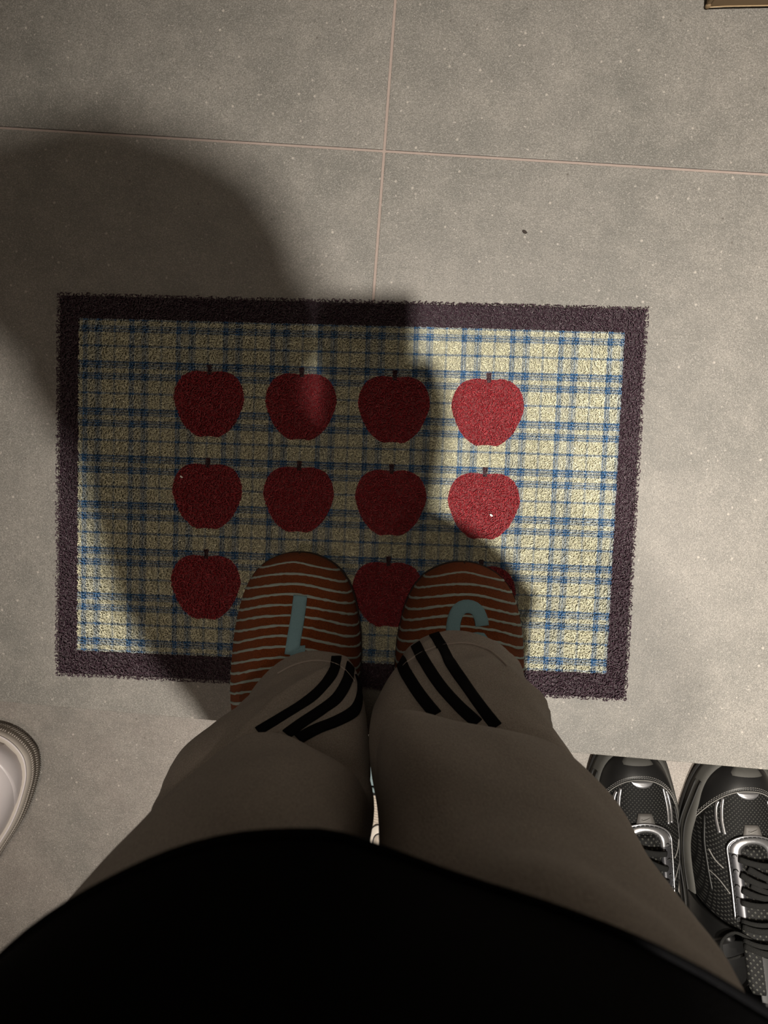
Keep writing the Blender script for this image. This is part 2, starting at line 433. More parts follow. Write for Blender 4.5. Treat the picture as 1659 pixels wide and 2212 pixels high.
def make_slipper(loc, rz, letter, label, mir):
    root = empty('slipper', loc, rz)
    tag(root, label, 'slipper', 'rust striped house slippers')
    Wd = [(0, .001), (.004, .0215), (.012, .036), (.03, .0505), (.06, .0600), (.10, .0645), (.15, .0625), (.20, .052), (.245, .040), (.262, .028), (.268, .006)]
    Hd = [(0, .012), (.004, .024), (.012, .036), (.03, .050), (.06, .062), (.10, .075), (.15, .088), (.20, .070), (.245, .055), (.262, .045), (.268, .02)]
    Sh = [(0, 0), (.1, .0 * mir), (.268, -.004 * mir)]
    S = Shell(.268, Wd, Hd, Sh, .010, 2.25)
    # upper: closed over the toes, open behind the instep
    link('upper', shell_mesh('upper', S, 0.0, .172, -1, 1, 46, 44), M_RUST, root)
    side_a = shell_mesh('h1', S, .170, .268, -1, lambda d: -.52 + (d - .172) * .8, 20, 10)
    side_b = shell_mesh('h2', S, .170, .268, lambda d: .52 - (d - .172) * .8, 1, 20, 10)
    bm = bmesh.new(); bm.from_mesh(side_a); bm.from_mesh(side_b); hm = bpy.data.meshes.new('heel_band'); bm.to_mesh(hm); bm.free()
    o = link('heel_band', hm, M_RUST, root)
    md = o.modifiers.new('solid', 'SOLIDIFY'); md.thickness = .006
    # sole
    outl = [(interp(S.sh, d) + sg * (interp(S.w, d) + .001), -d) for sg, ds in ((-1, .268 * np.linspace(0, 1, 40) ** 2), (1, .268 * np.linspace(1, 0, 40) ** 2)) for d in ds]
    rings = [[Vector((x * k, y, z)) for x, y in outl] for z, k in ((0, .96), (.002, 1.0), (.011, 1.0))]
    link('sole', loft('sole', rings, True, True, True), M_SOLE, root)
    rings = [[Vector((x * .9, y * .96 - .005, z)) for x, y in outl] for z in (.0112, .016)]
    link('footbed', loft('footbed', rings, True, True, True), M_LINING, root)
    # knitted stripes, each its own strip
    k = 0; d0 = .0065
    while d0 < .166:
        pts = []; nr = []
        for j in range(-24, 25):
            u = j / 24.0
            q = u * .985
            xx = math.copysign(abs(math.sin(q * math.pi / 2)) ** (2 / 2.25), q)
            d = d0 + min(.022, .008 + .16 * d0) * abs(xx) ** 2 + .0003 * math.sin(7 * u + k * 1.7)
            d = min(d, .25)
            pts.append(S.pt(d, q)); nr.append(S.nrm(d, q))
        link('stripe', ribbon('stripe', pts, nr, .0024, .0007, .00045, k), M_AQUA, root)
        k += 1; d0 += .0092
    # felt letter
    strokes = letter
    first = True; rings_all = bmesh.new()
    for st in strokes:
        pts, nr = shell_path(S, st, 40)
        me = ribbon('l', [p + n * .0006 for p, n in zip(pts, nr)], nr, .0135, .0011)
        rings_all.from_mesh(me)
        # rounded ends
    lm = bpy.data.meshes.new('letter_patch'); rings_all.to_mesh(lm); rings_all.free()
    link('letter_patch', lm, M_PATCH, root)['label'] = 'pale blue felt letter patch'
    return root
LT = Vector((.2600, .1430, MATTOP)); RT = Vector((.4265, .1395, MATTOP))
def loc_px(base, pts, z=.085):
    return [(at(a, b, z).x - base.x, at(a, b, z).y - base.y) for a, b in pts]
letter_l = [loc_px(LT, [(648, 1288), (645, 1330), (640, 1370), (636, 1405)], .075), loc_px(LT, [(632, 1405), (644, 1405), (658, 1404), (662, 1404)], .08)]
letter_r = [loc_px(RT, [(1043, 1352), (1040, 1335), (1030, 1318), (1010, 1312), (992, 1320), (982, 1342), (980, 1370), (986, 1400), (1010, 1412), (1035, 1405), (1044, 1380), (1020, 1379)], .078)]
make_slipper(LT, 0.0, letter_l, 'rust orange slipper with pale blue stripes and a straight bar shaped letter patch, left foot', 1)
make_slipper(RT, -.012, letter_r, 'rust orange slipper with pale blue stripes and a curved hook shaped letter patch, right foot', -1)

# ------------------------------------------------------------------ person
def fleece(name, a, b):
    m = NT(name); co = m.coord(); f = m.ramp(m.noise(m.mapping(co, (1, 1, .6)), 1100, 2, .7), [(.32, 0.0), (.68, 1.0)]); g = m.ramp(m.noise(co, 18, 4), [(.3, 0.0), (.7, 1.0)])
    m.set(color=m.mix(m.math('ADD', m.math('MULTIPLY', f, .7), m.math('MULTIPLY', g, .3)), c4(*a), c4(*b)), rough=.95, spec=.1, sheen=.08)
    m.bump(f, .5, .0006); return m.m
M_SWEAT = fleece('heather_grey_fleece', (.23, .205, .185), (.41, .37, .335))
M_BLACK = simple('black_stripe_fabric', (.004, .004, .005), .9, spec=.08)
M_SHIRT = simple('black_jersey', (.0035, .0035, .004), .95, spec=.05, nscale=700, namp=.3, bump=.3)
M_SKIN = simple('skin', (.50, .30, .21), .55, nscale=120, namp=.06)
M_HAIR = simple('dark_hair', (.010, .008, .006), .85, spec=.15, nscale=200, namp=.3)

# body: one continuous skin surface (mostly inside the clothes)
bv = {}; be = []; br = {}
def node(n, p, r, parent=None):
    bv[n] = Vector(p); br[n] = r
    if parent: be.append((parent, n))
node('pelvis', (.352, .000, .86), (.085, .065))
node('waist', (.350, .0, 1.00), (.08, .065), 'pelvis')
node('chest', (.344, .005, 1.16), (.080, .062), 'waist')
node('shoulders', (.340, .010, 1.262), (.055, .050), 'chest')
node('neck', (.332, .025, 1.345), (.048, .048), 'shoulders')
node('jaw', (.322, .070, 1.405), (.052, .062), 'neck')
node('head', (.312, .100, 1.475), (.072, .084), 'jaw')
node('crown', (.308, .096, 1.535), (.050, .060), 'head')
ARM = {'l': [(.246, .096, 1.262), (.238, .112, 1.14), (.232, .105, 1.00), (.262, .150, .890), (.298, .190, .800), (.322, .200, .768)],
       'r': [(.428, -.078, 1.262), (.440, -.070, 1.14), (.438, -.020, 1.00), (.430, .065, .890), (.438, .125, .805), (.440, .160, .772)]}
for sg, nm in ((-1, 'l'), (1, 'r')):
    prev = 'shoulders'
    for k, p, r in zip(('sh', 'ua', 'el', 'fa', 'wr', 'pm'), ARM[nm], ((.034, .034), (.034, .034), (.031, .033), (.030, .030), (.021, .021), (.026, .018))):
        node(k + nm, p, r, prev); prev = k + nm
    Q = Vector(ARM[nm][-1])
    for f_ in range(4):
        by = Q.y + .018 + .016 * (f_ - 1.8)
        node('f%d1' % f_ + nm, (Q.x - sg * .004, by, Q.z - .016), (.0085, .0085), 'pm' + nm)
        node('f%d2' % f_ + nm, (Q.x - sg * .006, by + .002, Q.z - .030), (.0075, .0075), 'f%d1' % f_ + nm)
        node('f%d3' % f_ + nm, (Q.x - sg * (.013 + .004 * (f_ % 2)), by + .003, Q.z - .036), (.0062, .0062), 'f%d2' % f_ + nm)
    node('th1' + nm, (Q.x - sg * .016, Q.y - .004, Q.z + .004), (.010, .010), 'pm' + nm)
    node('th2' + nm, (Q.x - sg * .034, Q.y + .014, Q.z + .002), (.0085, .0085), 'th1' + nm)
LEGC = {'l': [(.285, -.005, .78), (.290, .010, .60), (.288, .025, .42), (.285, -.010, .25), (.262, -.035, .12), (.260, -.050, .075)],
        'r': [(.415, -.005, .78), (.420, .010, .60), (.424, .025, .42), (.428, -.010, .25), (.428, -.035, .12), (.427, -.050, .075)]}
LEGR = [.075, .066, .050, .044, .034, .032]
for nm in 'lr':
    prev = 'pelvis'
    for i, (p, r) in enumerate(zip(LEGC[nm], LEGR)):
        node('lg%d' % i + nm, p, (r, r), prev); prev = 'lg%d' % i + nm
    fx = LEGC[nm][-1][0]
    node('heel' + nm, (fx, -.075, .055), (.026, .024), prev)
    node('arch' + nm, (fx, .010, .062), (.030, .026), prev)
    node('ball' + nm, (fx, .075, .050), (.036, .018), 'arch' + nm)
    node('toes' + nm, (fx, .110, .044), (.030, .012), 'ball' + nm)
names = list(bv); idx = {n: i for i, n in enumerate(names)}
me = bpy.data.meshes.new('person'); me.from_pydata([bv[n] for n in names], [(idx[a], idx[b]) for a, b in be], []); me.update()
tmp = bpy.data.objects.new('tmp_body', me); COL.objects.link(tmp)
sk = tmp.modifiers.new('skin', 'SKIN'); sk.use_smooth_shade = True
for i, n in enumerate(names):
    me.skin_vertices[0].data[i].radius = br[n]
    me.skin_vertices[0].data[i].use_root = (n == 'pelvis')
sb = tmp.modifiers.new('sub', 'SUBSURF'); sb.levels = 2; sb.render_levels = 2
dg = bpy.context.evaluated_depsgraph_get(); dg.update()
body_me = bpy.data.meshes.new_from_object(tmp.evaluated_get(dg)); body_me.name = 'person'
bpy.data.objects.remove(tmp)
body_me.materials.clear()
# origin at the feet
PO = Vector((.345, .0, MATTOP))
for v in body_me.vertices: v.co -= PO
person = link('person', body_me, M_SKIN); person.location = PO
tag(person, 'person standing on the doormat in grey black-striped sweatpants and a black t-shirt', 'person')
def pchild(name, me_, mat_):
    o = link(name, me_, mat_, person); o.matrix_parent_inverse = Matrix.Translation(-PO); return o
# face pieces and hair
def ellipsoid(name, c, r, rot=None, seg=24, cut=None):
    bm = bmesh.new(); bmesh.ops.create_uvsphere(bm, u_segments=seg, v_segments=seg // 2, radius=1)
    if cut: bmesh.ops.delete(bm, geom=[v for v in bm.verts if cut(v.co)], context='VERTS')
    for v in bm.verts:
        p = Vector((v.co.x * r[0], v.co.y * r[1], v.co.z * r[2])); v.co = (rot @ p if rot else p) + Vector(c)
    m_ = bpy.data.meshes.new(name); bm.to_mesh(m_); bm.free(); return m_
HR = Matrix.Rotation(math.radians(-32), 3, 'X')
HC = Vector((.312, .100, 1.475))
def hp(x, y, z): return HC + HR @ Vector((x, y, z))
hair_me = ellipsoid('hair', (.314, .104, 1.485), (.126, .084, .105), Matrix.Rotation(math.radians(-25), 3, 'Z') @ Matrix.Rotation(math.radians(-20), 3, 'X'), 64, lambda c: (c.y > .50 and c.z < .45) or c.z < -.85)
for v in hair_me.vertices: v.co += (v.co - HC).normalized() * noise.noise(v.co * 28) * .008
pchild('hair', hair_me, M_HAIR)
M_EYE = simple('eye_white', (.8, .8, .78), .3); M_IRIS = simple('iris', (.05, .03, .02), .3); M_LIP = simple('lip', (.42, .16, .13), .5)
for sg in (-1, 1):
    e = pchild('eye', ellipsoid('eye', hp(sg * .028, .064, -.002), (.0115, .009, .0065), HR, 16), M_EYE)
    i_ = link('iris', ellipsoid('iris', hp(sg * .028, .0715, -.003), (.0050, .003, .0050), HR, 12), M_IRIS, e)
    pchild('ear', ellipsoid('ear', hp(sg * .076, -.004, -.008), (.009, .018, .030), HR, 16), M_SKIN)
pchild('nose', ellipsoid('nose', hp(0, .074, -.028), (.010, .015, .020), HR, 16), M_SKIN)
pchild('mouth', ellipsoid('mouth', hp(0, .066, -.060), (.022, .007, .007), HR, 16), M_LIP)

# sweatpants: each ring is measured on the photograph at its real height, the back half is rounded off
LEFT = [
 (.080, .105, [(548,1540),(560,1488),(600,1442),(655,1416),(700,1413),(742,1426),(768,1460),(774,1500)]),
 (.098, .11, [(540,1540),(556,1485),(600,1436),(655,1412),(700,1410),(745,1423),(772,1458),(777,1500)]),
 (.12, .10, [(512,1548),(540,1500),(600,1455),(680,1430),(755,1440),(783,1500)]),
 (.150,.085, [(452,1575),(498,1538),(580,1490),(680,1462),(762,1475),(789,1535)]),
 (.185,.07, [(385,1640),(425,1592),(515,1535),(650,1500),(755,1520),(796,1590)]),
 (.215,.062, [(352,1685),(400,1635),(500,1585),(620,1560),(740,1580),(800,1650)]),
 (.240,.06, [(338,1725),(400,1690),(500,1645),(620,1625),(750,1655),(799,1678)]),
 (.262,.06, [(330,1755),(400,1715),(500,1665),(620,1645),(750,1680),(805,1708)]),
 (.290,.06, [(326,1765),(400,1695),(505,1620),(600,1603),(695,1637),(768,1690),(808,1735)]),
 (.325,.065, [(290,1795),(345,1735),(412,1671),(512,1597),(565,1585),(618,1590),(697,1624),(756,1664),(785,1705),(802,1765)]),
 (.370,.07, [(205,1885),(330,1750),(450,1655),(600,1615),(720,1665),(778,1745),(788,1820)]),
 (.420,.07, [(100,1995),(250,1840),(420,1725),(600,1690),(735,1780),(765,1890)]),
 (.480,.08, [(-60,2170),(150,1975),(400,1850),(600,1825),(700,1870),(735,2000)]),
 (.550,.09, [(-350,2500),(0,2200),(300,2050),(600,2000),(820,2080),(895,2400)]),
]
RIGHT = [
 (.080, .105, [(866,1455),(880,1410),(915,1382),(958,1370),(1010,1370),(1062,1390),(1100,1428),(1120,1480),(1126,1540)]),
 (.098, .11, [(860,1450),(875,1408),(912,1378),(955,1366),(1010,1366),(1066,1387),(1106,1425),(1127,1480),(1131,1540)]),
 (.12, .10, [(838,1480),(885,1410),(960,1390),(1060,1405),(1122,1460),(1146,1560)]),
 (.155,.085, [(812,1515),(858,1445),(950,1420),(1070,1440),(1142,1495),(1178,1590)]),
 (.195,.07, [(800,1560),(850,1492),(950,1470),(1080,1490),(1168,1545),(1218,1640)]),
 (.225,.062, [(800,1618),(850,1550),(950,1525),(1080,1545),(1190,1605),(1250,1680)]),
 (.250,.06, [(808,1652),(842,1600),(900,1580),(1000,1605),(1120,1635),(1230,1690),(1285,1750)]),
 (.280,.06, [(813,1690),(822,1600),(885,1552),(1000,1582),(1120,1608),(1230,1668),(1318,1770)]),
 (.315,.065, [(817,1730),(822,1590),(848,1543),(890,1535),(1000,1555),(1100,1583),(1190,1608),(1245,1645),(1320,1725),(1362,1795)]),
 (.365,.07, [(823,1775),(838,1660),(890,1590),(1050,1608),(1200,1650),(1310,1740),(1400,1840),(1440,1900)]),
 (.420,.07, [(832,1840),(870,1750),(950,1690),(1100,1700),(1250,1760),(1380,1850),(1500,1980),(1540,2050)]),
 (.480,.08, [(850,1960),(890,1870),(1020,1815),(1200,1830),(1400,1950),(1580,2110),(1650,2230)]),
 (.550,.09, [(915,2400),(960,2150),(1100,1990),(1350,2030),(1650,2250),(1950,2600)]),
]
NF, NB = 60, 36
def pant_ring(z, depth, poly):
    P = resample([tuple(at(a, b, z))[:2] for a, b in poly], NF)
    a, b = P[0], P[-1]; c = (a + b) / 2; ax = (b - a) / 2; nrm_ = np.array([ax[1], -ax[0]]); nrm_ = nrm_ / np.linalg.norm(nrm_)
    if nrm_[1] > 0: nrm_ = -nrm_
    back = [c + ax * math.cos(math.pi * k / (NB + 1)) + nrm_ * depth * math.sin(math.pi * k / (NB + 1)) for k in range(1, NB + 1)]
    return np.array([[x, y, z] for x, y in list(P) + back])
def extra_rings(cx, sgn):
    out = []
    for z, rx, ry, cy, ox in ((.66, .072, .082, .0, 0), (.76, .070, .088, -.008, -.004 * sgn), (.84, .070, .086, -.008, -.01 * sgn), (.92, .066, .078, -.005, -.016 * sgn)):
        P = []
        for k in range(NF): a = math.pi - math.pi * k / (NF - 1) ; P.append([cx + ox + rx * math.cos(a), cy + ry * math.sin(a), z])
        for k in range(1, NB + 1): a = -math.pi * k / (NB + 1); P.append([cx + ox + rx * math.cos(a), cy + ry * math.sin(a), z])
        out.append(np.array(P))
    return out
def fold(co, z):
    a = noise.noise(Vector((co[0] * 9, co[1] * 9, z * 26))) ; b = noise.noise(Vector((co[0] * 22 + 5, co[1] * 22, z * 60)))
    e = noise.noise(Vector((co[0] * 7 + 3, co[1] * 7, z * 14 + co[0] * 14)))
    r = 1 - abs(e) * 3.0; r = max(0, r) ** 2     # soft ridge like creases
    lo = min(1, max(0, (.28 - z) / .09))
    return a * (.0030 + .0025 * lo) + b * .0018 * lo + r * .0065 * lo + noise.noise(Vector((co[0] * 16, co[1] * 10, z * 11 + co[0] * 9))) * .0075 * (1 - lo) * min(1, max(0, (.50 - z) / .05))
def pant_leg(spec, cx, sgn):
    R_ = [pant_ring(*r) for r in spec] + extra_rings(cx, sgn)
    flat = [r.ravel() for r in R_]
    C = catmull(flat, 150)
    rings = []
    for fl in C:
        r = fl.reshape(-1, 3); c = r.mean(0); ring = []
        for p in r:
            dv = p[:2] - c[:2]; L = np.linalg.norm(dv) + 1e-9
            k = fold(p, p[2]) * min(1, max(0, (abs(p[0] - .352) - .012) / .03)) * min(1, max(0, (p[2] - .09) / .03)) * min(1, max(0.45, (.42 - p[2]) / .2))
            ring.append(Vector((p[0] + dv[0] / L * k, p[1] + dv[1] / L * k, p[2])))
        rings.append(ring)
    return rings
RL = pant_leg(LEFT, .293, -1); RR = pant_leg(RIGHT, .406, 1)
bm = bmesh.new()
for R_ in (RL, RR):
    n = len(R_[0])
    inner = [[v + (sum(R_[i], Vector()) / n - v).normalized() * .0035 for v in R_[i]] for i in (6, 0)]
    bm.from_mesh(loft('leg', inner + R_))
pm_ = bpy.data.meshes.new('sweatpants'); bm.to_mesh(pm_)
bvh = BVHTree.FromBMesh(bm); bm.free()
pants = pchild('sweatpants', pm_, M_SWEAT)

def on_pants(px, py):
    d = (at(px, py, 0) - CAM).normalized(); h = bvh.ray_cast(CAM, d)
    if h[0] is None: return None
    n = h[1]
    return h[0], (n if n.dot(d) < 0 else -n)
def strip(name, poly, width, mat, thick=.0007, n=70, parent=None, lift=.0006):
    P = resample(poly, n); run = []
    for a, b in P:
        r = on_pants(a, b)
        if r: run.append(r)
    if len(run) < 3: return None
    # smooth and keep together
    pts = [r[0] for r in run]; nr = [r[1] for r in run]
    best = [0]; segs = []
    for i in range(1, len(pts)):
        if (pts[i] - pts[i - 1]).length > .03: segs.append(best); best = [i]
        else: best.append(i)
    segs.append(best); best = max(segs, key=len)
    pts = [pts[i] for i in best]; nr = [nr[i] for i in best]
    # build as a grid across the strip so it follows the cloth
    rings = []
    N = len(pts)
    for i in range(N):
        t = (pts[min(i + 1, N - 1)] - pts[max(i - 1, 0)]).normalized(); nn = nr[i]; s = nn.cross(t).normalized()
        w = width if not callable(width) else width(i / (N - 1))
        row = []
        for k in range(-3, 4):
            q = pts[i] + s * (w / 2 * k / 3)
            loc, no, _, _ = bvh.find_nearest(q)
            if no.dot(nn) < 0: no = -no
            row.append((loc, no))
        ring = [l + o_ * (lift + thick) for l, o_ in row] + [l - o_ * thick for l, o_ in reversed(row)]
        rings.append(ring)
    o = link(name, loft(name, rings, True, True, True), mat, parent or pants)
    o.matrix_parent_inverse = Matrix.Identity(4)
    return o
for poly in ([(727,1419),(722,1445),(705,1475),(668,1511),(612,1547),(560,1579),(545,1590)],
             [(757,1436),(750,1470),(728,1508),(692,1536),(650,1564),(612,1592),(604,1600)],
             [(771,1462),(777,1500),(765,1535),(728,1558),(685,1575),(648,1595),(640,1602)]):
    strip('stripe', poly, .0090, M_BLACK)['label'] = 'black stripe'
for poly in ([(866,1424),(876,1452),(906,1500),(942,1545),(952,1556)],
             [(898,1392),(916,1428),(950,1480),(990,1525),(1030,1562),(1040,1574)],
             [(938,1370),(956,1400),(975,1436),(1012,1490),(1052,1545),(1082,1582),(1090,1592)]):
    strip('stripe', poly, .0095, M_BLACK)['label'] = 'black stripe'
M_STITCH = simple('pale_stitching', (.40, .35, .32), .9)
strip('hem_stitch', [(600,1456),(640,1436),(690,1428),(735,1441),(765,1474)], .0006, M_STITCH, .0003, lift=.0011)
strip('hem_stitch', [(872,1440),(885,1428),(918,1408),(958,1395),(1010,1391),(1060,1408),(1095,1440)], .0006, M_STITCH, .0003, lift=.0011)

# t-shirt: hem measured on the photograph at its real height
HEM = [(-420, 2600), (-200, 2290), (0, 2072), (130, 1966), (280, 1882), (400, 1832), (520, 1804), (640, 1796), (720, 1800), (800, 1824), (900, 1860), (1000, 1896), (1200, 1960), (1400, 2040), (1600, 2148), (1800, 2290), (2050, 2600)]
zh = .550
P = resample([tuple(at(a, b, zh))[:2] for a, b in HEM], NF)
c = (P[0] + P[-1]) / 2; ax = (P[-1] - P[0]) / 2
def hemback(depth): return [np.array([c[0] + ax[0] * math.cos(math.pi * k / (NB + 1)), c[1] - depth * math.sin(math.pi * k / (NB + 1)) + ax[1] * math.cos(math.pi * k / (NB + 1))]) for k in range(1, NB + 1)]
hem = np.array([[x, y, zh] for x, y in list(P) + hemback(.12)])
def ering(z, cx, cy, rx, ry, yaw=0):
    o = []
    for k in range(NF): a = math.pi - math.pi * k / (NF - 1); o.append([cx + rx * math.cos(a), cy + ry * abs(math.sin(a)) ** .85, z])
    for k in range(1, NB + 1): a = -math.pi * k / (NB + 1); o.append([cx + rx * math.cos(a), cy + ry * math.sin(a), z])
    o = np.array(o); w_ = math.radians(-yaw); dx = o[:, 0] - cx; dy = o[:, 1] - cy
    o[:, 0] = cx + dx * math.cos(w_) - dy * math.sin(w_); o[:, 1] = cy + dx * math.sin(w_) + dy * math.cos(w_)
    return o
SR = [hem, ering(.62, .350, -.005, .142, .132), ering(.75, .350, -.01, .138, .125, 4), ering(.90, .346, -.01, .134, .115, 14), ering(1.05, .340, 0, .130, .105, 28), ering(1.18, .342, .01, .128, .094, 38), ering(1.26, .338, .012, .118, .080, 40), ering(1.305, .332, .020, .088, .064, 40), ering(1.325, .328, .026, .062, .056, 35)]
SC = catmull([r.ravel() for r in SR], 70)
rings = []
for i, fl in enumerate(SC):
    r = fl.reshape(-1, 3); cc = r.mean(0); ring = []
    for p in r:
        dv = p[:2] - cc[:2]; L = np.linalg.norm(dv); k = noise.noise(Vector((p[0] * 14, p[1] * 14, p[2] * 5))) * .006 * min(1, i / 12) * min(1, (69 - i) / 10)
        ring.append(Vector((p[0] + dv[0] / L * k, p[1] + dv[1] / L * k, p[2])))
    rings.append(ring)
bm = bmesh.new()
inner = [[v + (Vector((cc[0], cc[1], v.z)) - v).normalized() * .004 for v in rings[j]] for j in (4, 0)]
bm.from_mesh(loft('t', inner + rings))
for nm, q0 in (('l', (.274, .064, 1.262)), ('r', (.400, -.050, 1.262))):
    A_ = ARM[nm]; mid = tuple((Vector(A_[1]) + Vector(A_[2])) / 2)
    pts = [q0, A_[0], A_[1], mid]
    C = catmull(pts, 24); rr = [float(np.interp(i, [0, 6, 23], [.048, .050, .046])) for i in range(24)]
    bm.from_mesh(tube('sleeve', [Vector(p) for p in C], rr, 28))
sm = bpy.data.meshes.new('t_shirt'); bm.to_mesh(sm); bm.free()
shirt = pchild('t_shirt', sm, M_SHIRT)
me_h = tube('hem_band', [Vector(rings[0][j]) + Vector((0, 0, .001)) for j in range(len(rings[0]))], .0016, 6, True)
link('hem_band', me_h, M_SHIRT, shirt)

# phone held in both hands (casts the short shadow on the mat)
M_PHONE = simple('phone_case', (.03, .03, .035), .4); M_GLASS = simple('phone_glass', (.01, .01, .012), .1)
ph = empty('phone', (0, 0, 0))
ph.matrix_world = Matrix.Translation(CAM) @ RW.transposed().to_4x4()
tag(ph, 'dark smartphone held flat in both hands above the mat', 'phone')
link('phone_case', box_mesh('phone_case', -.018, .054, -.128, .020, .0060, .0140, .003, 3), M_PHONE, ph)
link('screen', box_mesh('screen', -.015, .051, -.124, .016, .0138, .0145, .0003, 1), M_GLASS, ph)

# ------------------------------------------------------------------ black running shoes
def mesh_fabric(name, base, dot, scale):
    m = NT(name); co = m.coord(); mp = m.mapping(co, (scale, scale, scale), (0, 0, math.radians(45)))
    sx = m.n('ShaderNodeSeparateXYZ'); m.l(mp, sx.inputs[0])
    f = []
    for k in (0, 1):
        w = m.math('SUBTRACT', m.math('FRACT', sx.outputs[k]), .5); f.append(m.math('MULTIPLY', w, w))
    d = m.math('ADD', f[0], f[1]); dots = m.ramp(d, [(.045, 1.0), (.10, 0.0)])
    m.set(color=m.mix(dots, c4(*base), c4(*dot)), rough=.7, spec=.15); m.bump(dots, .8, .0008); return m.m
M_KNIT = mesh_fabric('black_dotted_mesh', (.004, .004, .004), (.034, .034, .031), 330)
M_TONGUE = mesh_fabric('black_tongue_mesh', (.006, .006, .006), (.045, .045, .040), 230)
M_SYN = simple('black_synthetic', (.007, .007, .007), .45, spec=.3, nscale=200, namp=.2)
M_SILVER = simple('silver_foil_trim', (.34, .34, .35), .30, metal=.85, nscale=90, namp=.12, bump=.25, bdist=.001)
M_PEWTER = simple('pewter_foil', (.05, .05, .055), .38, metal=.5, nscale=60, namp=.1)
M_GREYRUB = simple('grey_rubber', (.045, .044, .040), .65, spec=.2, nscale=70, namp=.15)
M_OUTS = simple('black_outsole', (.008, .008, .008), .7)
M_LACE = NT('black_lace'); _c = M_LACE.coord(); _f = M_LACE.noise(_c, 1600, 1); M_LACE.set(color=M_LACE.mix(_f, c4(.006, .006, .006), c4(.018, .018, .017)), rough=.9, spec=.1); M_LACE.bump(_f, .8, .0008); M_LACE = M_LACE.m
M_TAG = simple('grey_badge', (.075, .07, .065), .6); M_THREAD = simple('grey_thread', (.16, .155, .145), .8)

def bm_to(name, parts):
    bm = bmesh.new()
    for p in parts: bm.from_mesh(p)
    m_ = bpy.data.meshes.new(name); bm.to_mesh(m_); bm.free(); return m_

